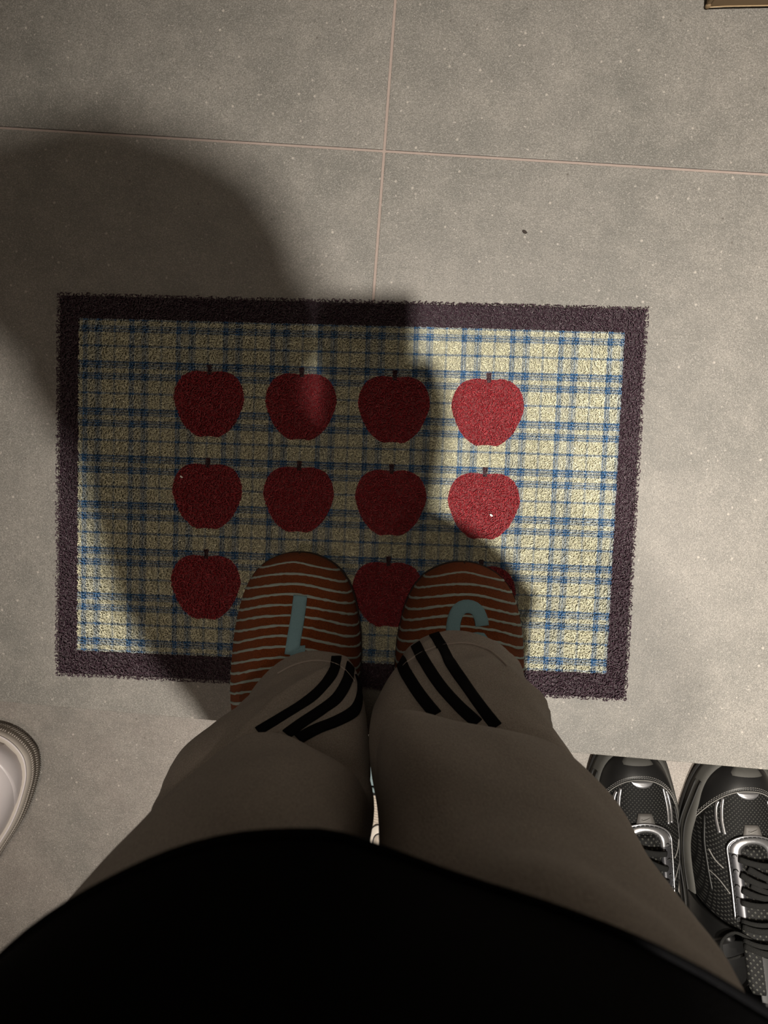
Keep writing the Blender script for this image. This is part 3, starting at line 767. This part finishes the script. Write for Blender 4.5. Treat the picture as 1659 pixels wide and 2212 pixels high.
def make_runner(loc, rz, label, mir):
    root = empty('running_shoe', loc, rz)
    tag(root, label, 'shoe', 'black running shoes')
    L = .285
    Wd = [(0, .001), (.002, .011), (.006, .0185), (.02, .031), (.05, .0415), (.085, .047), (.13, .043), (.18, .036), (.24, .034), (.27, .026), (.285, .006)]
    Hd = [(0, .010), (.006, .022), (.02, .032), (.05, .042), (.085, .055), (.13, .072), (.17, .082), (.20, .078), (.25, .072), (.275, .066), (.285, .03)]
    Sh = [(0, .004 * mir), (.09, -.001 * mir), (.18, -.003 * mir), (.285, 0)]
    S = Shell(L, Wd, Hd, Sh, .020, 2.3)
    sw = lambda d, k: interp(S.w, d) * k
    # outsole and grey sculpted midsole
    def outline(k, add):
        return [(interp(S.sh, d) + sg * (interp(S.w, d) * k + add * min(1, math.sqrt(d / .012))), -d * 1.015 + .003 + add * .5 * max(0, 1 - d / .04)) for sg, ds in ((-1, L * np.linspace(0, 1, 44) ** 2), (1, L * np.linspace(1, 0, 44) ** 2)) for d in ds]
    o1 = outline(1.0, .007)
    link('outsole', loft('outsole', [[Vector((x, y, z + .006 * max(0, (y + .04) / .04))) for x, y in outline(1, a)] for z, a in ((0, .004), (.003, .0075), (.009, .0085), (.010, .006))], True, True, True), M_OUTS, root)
    link('midsole', loft('midsole', [[Vector((x, y, z + .005 * max(0, (y + .04) / .04) + .003 * math.sin(y * 70) * (z > .02))) for x, y in outline(1, a)] for z, a in ((.0095, .0075), (.016, .0065), (.024, .004), (.030, .001), (.028, -.004))], True, True, True), M_GREYRUB, root)
    # sculpted lines on the midsole
    for z, a in ((.014, .0075), (.022, .0052)):
        pts = [Vector((interp(S.sh, d) - (interp(S.w, d) + a), -d, z + .004 * math.sin(d * 40))) for d in np.linspace(.03, .2, 30)]
        link('midsole_groove', tube('midsole_groove', pts, .0009, 6), M_OUTS, root)
    # upper
    link('upper', shell_mesh('upper', S, 0, .165, -1, 1, 50, 44), M_KNIT, root)
    qa = lambda d: float(np.interp(d, [.16, .19, .24, .285], [-.25, -.62, -.66, -.50]))
    hq = bm_to('heel_counter', [shell_mesh('a', S, .160, L, -1, qa, 26, 12), shell_mesh('b', S, .160, L, lambda d: -qa(d), 1, 26, 12)])
    o = link('heel_counter', hq, M_SYN, root); md = o.modifiers.new('s', 'SOLIDIFY'); md.thickness = .006; md.offset = -1
    # collar roll and insole
    ring = [S.pt(d, qa(d)) for d in np.linspace(.172, L - .006, 24)] + [S.pt(d, -qa(d)) for d in np.linspace(L - .006, .172, 24)]
    link('collar', tube('collar', ring, .0055, 10), M_SYN, root)
    ins = [(interp(S.sh, d) + sg * interp(S.w, d) * .85, -d) for sg, ds in ((-1, np.linspace(.10, L - .012, 20)), (1, np.linspace(L - .012, .10, 20))) for d in ds]
    link('insole', loft('insole', [[Vector((x, y, z)) for x, y in ins] for z in (.026, .032)], True, True, True), M_SYN, root)
    # toe mudguard: shell band around the toe with a stitched edge
    def edge(q):  # distance from toe where the guard ends, by section angle
        return .026 + .055 * abs(q) ** 2.2
    rings = []
    for i in range(14):
        t = i / 13; rings.append([])
        for j in range(49):
            q = -1 + 2 * j / 48; d = .0008 + (edge(q) - .0008) * t
            rings[-1].append(S.pt(d, q) + S.nrm(d, q) * (.0014 if t < .99 else .0002))
    link('toe_guard', loft('toe_guard', rings, False), M_SYN, root)
    cap = [[S.pt(.001 + .013 * t, -.42 + .84 * j / 12) + S.nrm(.001 + .013 * t, -.42 + .84 * j / 12) * (.0030 if 0 < j < 12 and t < .99 else .0012) for j in range(13)] for t in np.linspace(0, 1, 6)]
    link('toe_bumper', loft('toe_bumper', cap, False), M_GREYRUB, root)
    parts = []
    for off in (-.0012, -.0032):
        for j in range(46):
            q0 = -.92 + 1.84 * j / 46; q1 = q0 + .024
            a = S.pt(edge(q0) + off, q0) + S.nrm(edge(q0) + off, q0) * .0018; b = S.pt(edge(q1) + off, q1) + S.nrm(edge(q1) + off, q1) * .0018
            parts.append(tube('s', [a, b], .00035, 5))
    tag(link('toe_stitching', bm_to('toe_stitching', parts), M_THREAD, root), kind='stuff')
    pts = [S.pt(edge(q) + .0008, q) + S.nrm(edge(q), q) * .0006 for q in np.linspace(-.97, .97, 50)]
    link('toe_piping', tube('toe_piping', pts, .0006, 6), M_THREAD, root)
    # silver toe flash
    rg = []
    for i in range(7):
        t = i / 6; row = []
        for j in range(17):
            u = -1 + 2 * j / 16; x = .001 * mir + u * .0115; d0 = .0275 + .0012 * u * u; d = d0 + t * .0075 * (1 - u * u) ** .6
            row.append(S.xy(x, -d, .0013 - .001 * (i in (0, 6))))
        rg.append(row)
    link('toe_flash', loft('toe_flash', rg, False), M_SILVER, root)
    # side silver bars
    for sg in (-1, 1):
        for k in range(2):
            x0 = sg * (.026 + .0045 * k)
            pts, nr = shell_path(S, [(x0 * .92, -.037 - .004 * k), (x0 * 1.0, -.048), (x0 * 1.04, -.060), (x0 * 1.0, -.072)], 24)
            link('side_bar', ribbon('side_bar', pts, nr, .0034, .0011), M_SILVER, root)
        pts, nr = shell_path(S, [(sg * .030, -.105), (sg * .036, -.100), (sg * .040, -.092)], 16)
        link('side_seam', ribbon('side_seam', pts, nr, .0014, .0007), M_THREAD, root)
        pts, nr = shell_path(S, [(sg * .026, -.128), (sg * .034, -.118), (sg * .041, -.114)], 16)
        link('side_seam', ribbon('side_seam', pts, nr, .0010, .0007), M_THREAD, root)
        pts, nr = shell_path(S, [(sg * .040, -.060), (sg * .0425, -.085), (sg * .041, -.110), (sg * .038, -.135)], 30)
        link('side_overlay', ribbon('side_overlay', pts, nr, .0035, .0010), M_SYN, root)
    # eyestay: U shaped foil facing
    xc = .001 * mir
    def U(k, n=60, wid=.0255, top=-.070, end=-.150):
        out = []
        for i in range(n):
            t = i / (n - 1)
            if t < .33: y = end + (top - .016 - end) * (t / .33); x = -wid * k * (1 - .10 * (1 - t / .33))
            elif t > .67: y = top - .016 + (end - top + .016) * ((t - .67) / .33); x = wid * k * (1 - .10 * ((t - .67) / .33))
            else:
                a = math.pi * (1 - (t - .33) / .34); x = wid * k * math.cos(a); y = top - .016 + .016 * math.sin(a) * (k + .0)
            out.append((x + xc, y))
        return out
    outer = U(1.0); inner = U(.56)
    rows = []
    for (ax_, ay_), (bx_, by_) in zip(outer, inner):
        rows.append([S.xy(ax_ + (bx_ - ax_) * s_, ay_ + (by_ - ay_) * s_ , h_) for s_, h_ in ((0, .0003), (.03, .0022), (.3, .0034), (.7, .0034), (.97, .0024), (1, .0003))])
    n3 = len(rows)
    link('eyestay', loft('eyestay', [rows[i] for i in range(n3)], False), M_PEWTER, root)
    hi = loft('eyestay_toe_foil', [[p + Vector((0, 0, .0004)) for p in rows[i]] for i in range(int(n3 * .32), int(n3 * .70))], False)
    link('eyestay_toe_foil', hi, M_SILVER, root)
    link('eyestay_piping', tube('eyestay_piping', [S.xy(a, b, .0022) for a, b in U(1.03)], .0012, 8), M_SILVER, root)
    parts = []
    Q = [S.xy(a, b, .0040) for a, b in U(.94, 140)]
    for i in range(0, 138, 3): parts.append(tube('s', [Q[i], Q[i + 2]], .0004, 5))
    tag(link('eyestay_stitching', bm_to('eyestay_stitching', parts), M_OUTS, root), kind='stuff')
    # badge in front of the eyestay with a thin check mark
    rg = [[S.xy(xc + u * (.0072 + .0035 * t), -.0595 - .0125 * t, .0022 if abs(u) < 1 and i not in (0,) else .0004) for u in (-1, -.97, -.5, 0, .5, .97, 1)] for i, t in enumerate(np.linspace(0, 1, 8))]
    bd = link('badge', loft('badge', rg, False), M_TAG, root)
    ck = [S.xy(xc - .0042, -.0655, .0026), S.xy(xc - .0030, -.0668, .0026), S.xy(xc, -.0660, .0026), S.xy(xc + .0048, -.0635, .0026)]
    link('badge_mark', tube('badge_mark', ck, [.0004, .0007, .0006, .0002], 6), M_THREAD, bd)
    # tongue under and behind the laces
    def tw(y): return float(np.interp(-y, [.08, .12, .16, .205, .215], [.010, .013, .019, .019, .013]))
    rg = []
    for y in np.linspace(-.082, -.212, 26):
        base = S.xy(xc, y if y > -.17 else -.17)
        zz = base.z - .0045 + .003 * math.sin(min(1, (-y - .08) / .1) * 1.5) + max(0, -y - .165) * .42
        rg.append([Vector((xc + u * tw(y), y, zz - .004 * u * u)) for u in np.linspace(-1, 1, 9)])
    tg = link('tongue', loft('tongue', rg, False), M_TONGUE, root)
    md = tg.modifiers.new('s', 'SOLIDIFY'); md.thickness = .006; md.offset = -1
    link('tongue_tab', loft('tongue_tab', [[Vector((xc + .004 + u * .014, y, (S.xy(xc, -.17).z + .002 + max(0, -y - .165) * .42 + .0055) + (.0 if abs(u) < .9 else -.004))) for u in (-1, -.9, 0, .9, 1)] for y in np.linspace(-.178, -.216, 6)], False), M_SYN, root)
    # laces, one bar each
    def lace(a, b, sag=0.0):
        n = 18; P = []; 
        for i in range(n):
            t = i / (n - 1); x = a[0] + (b[0] - a[0]) * t; y = a[1] + (b[1] - a[1]) * t
            y_c = max(y, -.168)
            s_ = S.xy(x, y_c, .0).z + max(0, -y - .168) * .40
            P.append(Vector((x + xc, y, s_ + .0062 + .0022 * math.sin(math.pi * t) + sag)))
        link('lace', tube('lace', P, .0034, 10, flat=.42), M_LACE, root)
    rows_y = [-.0905, -.1045, -.1185]
    e = .0185
    lace((-e, rows_y[0]), (e, rows_y[0] - .005))
    lace((-e, rows_y[1]), (e * .4, rows_y[1] - .009)); lace((e, rows_y[1] - .006), (-e * .55, rows_y[0] - .008), -.0018)
    lace((-e, rows_y[2]), (e * .5, rows_y[2] - .006)); lace((e, rows_y[2] - .004), (-e * .5, rows_y[1] - .009), -.0018)
    lace((-e * 1.1, -.130), (e * 1.1, -.129), .001); lace((-e * 1.15, -.148), (e * 1.15, -.146), .001); lace((-e * 1.15, -.152), (e * .9, -.151), .0028)
    lace((-e * 1.1, -.166), (e * .9, -.168), .002); lace((-e * 1.1, -.170), (e * .8, -.174), .003)
    for sg in (-1, 1):
        for y in rows_y + [-.130, -.148]:
            c_ = S.xy(sg * .0205 + xc, y, .0036)
            link('eyelet', tube('eyelet', [c_ + Vector((.0022 * math.cos(a), .0022 * math.sin(a), 0)) for a in np.linspace(0, 2 * math.pi, 12, endpoint=False)], .0006, 6, True), M_OUTS, root)
    for sg in (-1, 1):     # bow loops hanging at the side
        pts = [Vector((sg * .010, -.165, .105)), Vector((sg * .028, -.160, .100)), Vector((sg * .036, -.178, .090)), Vector((sg * .030, -.198, .088)), Vector((sg * .014, -.180, .103))]
        link('lace_bow', tube('lace_bow', [Vector(p) for p in catmull([tuple(p) for p in pts], 30)], .0018, 8, flat=.6), M_LACE, root)
    return root
zl = -DROP + .0004
pr = at(1467, 1850, -.09); pl = at(1461, 1830, -.075)
make_runner((pr.x + .051, -.0865, zl), math.radians(1.0), 'black running shoe with silver trim and laces, standing below the step nearer the right edge', 1)
make_runner((pl.x - .054, -.0795, zl), math.radians(2.0), 'black running shoe with silver trim, partly hidden behind the right trouser leg', -1)

# ------------------------------------------------------------------ white leather trainer at the left
M_LEATHER = simple('white_leather', (.56, .52, .53), .38, nscale=140, namp=.03, bump=.15, bdist=.0005)
M_WSOLE = simple('off_white_rubber', (.42, .38, .34), .55, nscale=90, namp=.05)
M_DOT = simple('stitch_hole', (.05, .045, .045), .9)
def make_white(loc, rz):
    root = empty('trainer', loc, rz)
    tag(root, 'white leather trainer with a ribbed rubber sole at the left edge below the step', 'shoe')
    L = .29
    Wd = [(0, .0008), (.005, .0215), (.010, .0295), (.018, .0370), (.03, .0440), (.05, .0490), (.09, .052), (.14, .045), (.20, .038), (.26, .034), (.282, .024), (.29, .006)]
    Hd = [(0, .012), (.005, .020), (.018, .028), (.045, .036), (.09, .046), (.14, .066), (.18, .080), (.24, .075), (.28, .068), (.29, .03)]
    S = Shell(L, Wd, Hd, [(0, .006), (.1, 0), (.29, -.002)], .026, 2.5)
    def outline(a, n=44): return [(interp(S.sh, d) + sg * (interp(S.w, d) + a * min(1, math.sqrt(d / .012))), -d * 1.02 + .003 + a * max(0, 1 - d / .05)) for sg, ds in ((-1, L * (np.linspace(0, 1, n) ** 2.2)), (1, L * (np.linspace(1, 0, n) ** 2.2))) for d in ds]
    link('sole', loft('sole', [[Vector((x, y, z)) for x, y in outline(a)] for z, a in ((0, .003), (.002, .0065), (.022, .0075), (.027, .0065), (.029, .0035), (.0275, -.002))], True, True, True), M_WSOLE, root)
    link('foxing_piping', tube('foxing_piping', [Vector((x, y, .0285)) for x, y in outline(.0042)], .0011, 6, True), M_LEATHER, root)
    # ridges around the sole
    ol = resample(outline(.0078, 60), 260); parts = []
    for i in range(0, 259):
        a = ol[i]; b = ol[i + 1]; t = b - a; t = t / (np.linalg.norm(t) + 1e-9); nn = np.array([t[1], -t[0]])
        if nn @ (a - np.array([0, -L / 2])) < 0: nn = -nn
        for z0, z1 in ((.004, .0115), (.0135, .021)):
            lean = t * (.0012 if z0 < .01 else -.0012)
            parts.append(tube('r', [(a[0], a[1], z0), (a[0] + lean[0] + nn[0] * .0002, a[1] + lean[1], z1)], .0007, 4))
    tag(link('sole_ridges', bm_to('sole_ridges', parts), M_WSOLE, root), kind='stuff')
    link('upper', shell_mesh('upper', S, 0, .150, -1, 1, 50, 44), M_LEATHER, root)
    qa = lambda d: float(np.interp(d, [.145, .18, .24, .29], [-.22, -.60, -.66, -.50]))
    o = link('quarter', bm_to('quarter', [shell_mesh('a', S, .145, L, -1, qa, 26, 12), shell_mesh('b', S, .145, L, lambda d: -qa(d), 1, 26, 12)]), M_LEATHER, root)
    md = o.modifiers.new('s', 'SOLIDIFY'); md.thickness = .006; md.offset = -1
    # raised foxing overlay round the toe
    ed = lambda q: .0115 + .060 * abs(q) ** 3.0
    rings = []
    for i in range(10):
        t = i / 9; rings.append([S.pt(.0006 + (ed(q) - .0006) * t, q) + S.nrm(.0006 + (ed(q) - .0006) * t, q) * (.0012 if t < .99 else .0001) for q in np.linspace(-1, 1, 45)])
    link('toe_overlay', loft('toe_overlay', rings, False), M_LEATHER, root)
    # toe box panel with punched double stitching
    def V(k, n):
        out = []
        for i in range(n):
            a = math.pi * i / (n - 1); out.append((k * .030 * math.cos(a) * (1 + .12 * math.sin(a)), -.075 + k * .040 * math.sin(a)))
        return [(k * .026, -.135), (k * .029, -.105)] + out + [(-k * .029, -.105), (-k * .026, -.135)]
    P_ = resample(V(1.0, 20), 70)
    pan = []
    for i in range(70):
        pan.append([S.xy(P_[i][0] * s_, -.105 + (P_[i][1] + .105) * s_, h_) for s_, h_ in ((1.0, .0), (.985, .0011), (.6, .0012), (.25, .0012), (.02, .0012))])
    link('toe_panel', loft('toe_panel', pan, False), M_LEATHER, root)
    parts = []
    for k in (.93, .88):
        Q = resample(V(k, 20), 110)
        for a, b in Q:
            c_ = S.xy(a, b, .0014); parts.append(tube('s', [c_ - Vector((.0005, .0, 0)), c_ + Vector((.0005, .0003, 0))], .00045, 5))
    tag(link('stitch_holes', bm_to('stitch_holes', parts), M_DOT, root), kind='stuff')
    rg = [[Vector((u * .018, y, S.xy(0, max(y, -.148)).z + .001 + max(0, -y - .15) * .5 - .004 * u * u)) for u in np.linspace(-1, 1, 7)] for y in np.linspace(-.11, -.19, 12)]
    t_ = link('tongue', loft('tongue', rg, False), M_LEATHER, root); md = t_.modifiers.new('s', 'SOLIDIFY'); md.thickness = .005; md.offset = -1
    for y in (-.112, -.124, -.136, -.148):
        P = [Vector((x, y, S.xy(x, y).z + .0045)) for x in np.linspace(-.021, .021, 12)]
        link('lace', tube('lace', P, .0035, 8, flat=.4), M_LEATHER, root)
    ins = [(sg * interp(S.w, d) * .85, -d) for sg, ds in ((-1, np.linspace(.12, L - .012, 20)), (1, np.linspace(L - .012, .12, 20))) for d in ds]
    link('insole', loft('insole', [[Vector((x, y, z)) for x, y in ins] for z in (.028, .034)], True, True, True), M_WSOLE, root)
    return root
make_white((-.116, -.107, zl), math.radians(-21))

# ------------------------------------------------------------------ slide sandal seen between the legs
M_SLB = simple('grey_blue_knit', (.15, .20, .21), .9, nscale=900, namp=.25, bump=.5)
M_FOOTBED = simple('beige_footbed', (.36, .31, .26), .75)
M_RIMW = simple('off_white_foam', (.55, .50, .44), .6)
def make_slide(loc, rz):
    root = empty('sandal', loc, rz)
    tag(root, 'pale sandal with grey blue strap and ribbed footbed, glimpsed between the trouser legs', 'sandal')
    L = .27
    Wd = [(0, .01), (.01, .028), (.03, .040), (.07, .046), (.12, .042), (.18, .036), (.24, .034), (.262, .022), (.27, .006)]
    w = smooth_tab(Wd)
    def ol(k, a=0): return [(sg * (interp(w, d) * k + a), -d * (k * .5 + .5) - (1 - k) * .07) for sg, ds in ((-1, np.linspace(0, L, 30)), (1, np.linspace(L, 0, 30))) for d in ds]
    link('sole', loft('sole', [[Vector((x, y, z)) for x, y in ol(k)] for z, k in ((0, .96), (.003, 1), (.024, 1.02), (.027, 1.0), (.027, .93), (.022, .91))], True, True, True), M_RIMW, root)
    link('footbed', loft('footbed', [[Vector((x, y, z)) for x, y in ol(.91)] for z in (.0222, .0236)], True, True, True), M_FOOTBED, root)
    parts = []
    for d in np.arange(.084, .262, .0032):
        ww = interp(w, d) * .84
        parts.append(tube('r', [(x, -d - .004 * math.sin(x * 40), .0238) for x in np.linspace(-ww, ww, 6)], .0009, 5))
    tag(link('footbed_ribs', bm_to('footbed_ribs', parts), M_FOOTBED, root), kind='stuff')
    for r, h in ((.017, .0262), (.0085, .0275)):
        el = [(math.cos(a) * r * .8, -.138 + math.sin(a) * r * 1.25) for a in np.linspace(0, 2 * math.pi, 40, endpoint=False)]
        link('heel_medallion', loft('heel_medallion', [[Vector((x, y, z)) for x, y in el] for z in (.0235, h)], True, True, True), M_RIMW if r > .01 else M_FOOTBED, root)
        link('medallion_line', tube('medallion_line', [Vector((x, y, h)) for x, y in el], .0006, 6, True), M_DOT, root)
    tp = [(sg * interp(w, d) * .86, -d) for sg, ds in ((-1, np.linspace(.012, .082, 12)), (1, np.linspace(.082, .012, 12))) for d in ds]
    link('opening_dark', loft('opening_dark', [[Vector((x, y, z)) for x, y in tp] for z in (.0234, .0246)], True, True, True), M_OUTS, root)  # black sheet on the footbed puts in the dark of the opening
    S = Shell(L, Wd, [(0, .02), (.03, .035), (.09, .052), (.13, .058), (.27, .05)], [(0, 0), (.27, 0)], .012, 2.3)
    o = link('strap', shell_mesh('strap', S, .012, .060, -1, 1, 20, 30), M_SLB, root)
    md = o.modifiers.new('s', 'SOLIDIFY'); md.thickness = .004; md.offset = 1
    pts = [S.pt(.060, q) + S.nrm(.060, q) * .002 for q in np.linspace(-1, 1, 30)]
    link('strap_binding', tube('strap_binding', pts, .0032, 8), M_SLB, root)
    return root
sp = at(820, 1760, -.075)
make_slide((sp.x, -.0715, zl), math.radians(0))

# ------------------------------------------------------------------ cardboard box, crumbs
M_CARD = simple('brown_cardboard', (.235, .160, .088), .85, nscale=60, namp=.08, bump=.2)
M_CARDE = simple('cardboard_edge', (.36, .26, .15), .9, nscale=400, namp=.2)
bx = empty('cardboard_box', (.6395, .690, .0006), math.radians(1.5))
tag(bx, 'brown cardboard box with a creased lower corner at the top right on the tiles', 'box')
BW, BD, BH = .36, .28, .17
def panel(name, x0, x1, y0, y1, z0, z1): return link(name, box_mesh(name, x0, x1, y0, y1, z0, z1, .0012, 2), M_CARD, bx)
panel('front_panel', .004, BW, 0, .004, .004, BH); panel('back_panel', .004, BW, BD - .004, BD, .004, BH)
panel('side_panel', 0, .004, .0, BD, .006, BH); panel('side_panel', BW, BW + .004, .0, BD, .006, BH)
panel('bottom_panel', .004, BW, .002, BD - .002, .0, .004)
panel('top_flap', .004, BW, .0, BD / 2 - .001, BH, BH + .003); panel('top_flap', .004, BW, BD / 2 + .001, BD, BH, BH + .003)
link('bottom_crease', tube('bottom_crease', [(.003, -.0006, .004), (.008, -.0007, .0045), (.02, -.0006, .005), (BW, -.0004, .005)], .0006, 8), M_CARDE, bx)
link('crushed_corner', ellipsoid('crushed_corner', (.0025, .0008, .004), (.0028, .0022, .0040), None, 12), M_CARD, bx)
def speck(name, px, py, z, r, mat, label):
    bm = bmesh.new(); bmesh.ops.create_icosphere(bm, subdivisions=2, radius=r)
    for v in bm.verts: v.co *= 1 + .35 * noise.noise(v.co * (2 / r)); 
    for v in bm.verts: v.co.z *= .5
    m_ = bpy.data.meshes.new(name); bm.to_mesh(m_); bm.free()
    o = link(name, m_, mat); p = at(px, py, z); o.location = (p.x, p.y, z + r * .4); o.rotation_euler = (0, 0, 1.0)
    o.scale = (1, 1.7, 1); return tag(o, label, 'crumb')
M_CRUMB = simple('dark_crumb', (.03, .022, .018), .9); M_LINT = simple('white_lint', (.8, .78, .72), .9)
speck('crumb', 1133, 501, .0006, .0016, M_CRUMB, 'small dark crumb on the bare tile above the mat')
speck('lint', 392, 1030, .0098, .0011, M_LINT, 'white lint speck on the first apple of the middle row')
speck('lint', 1061, 1113, .0098, .0011, M_LINT, 'white lint speck on the last apple of the middle row')
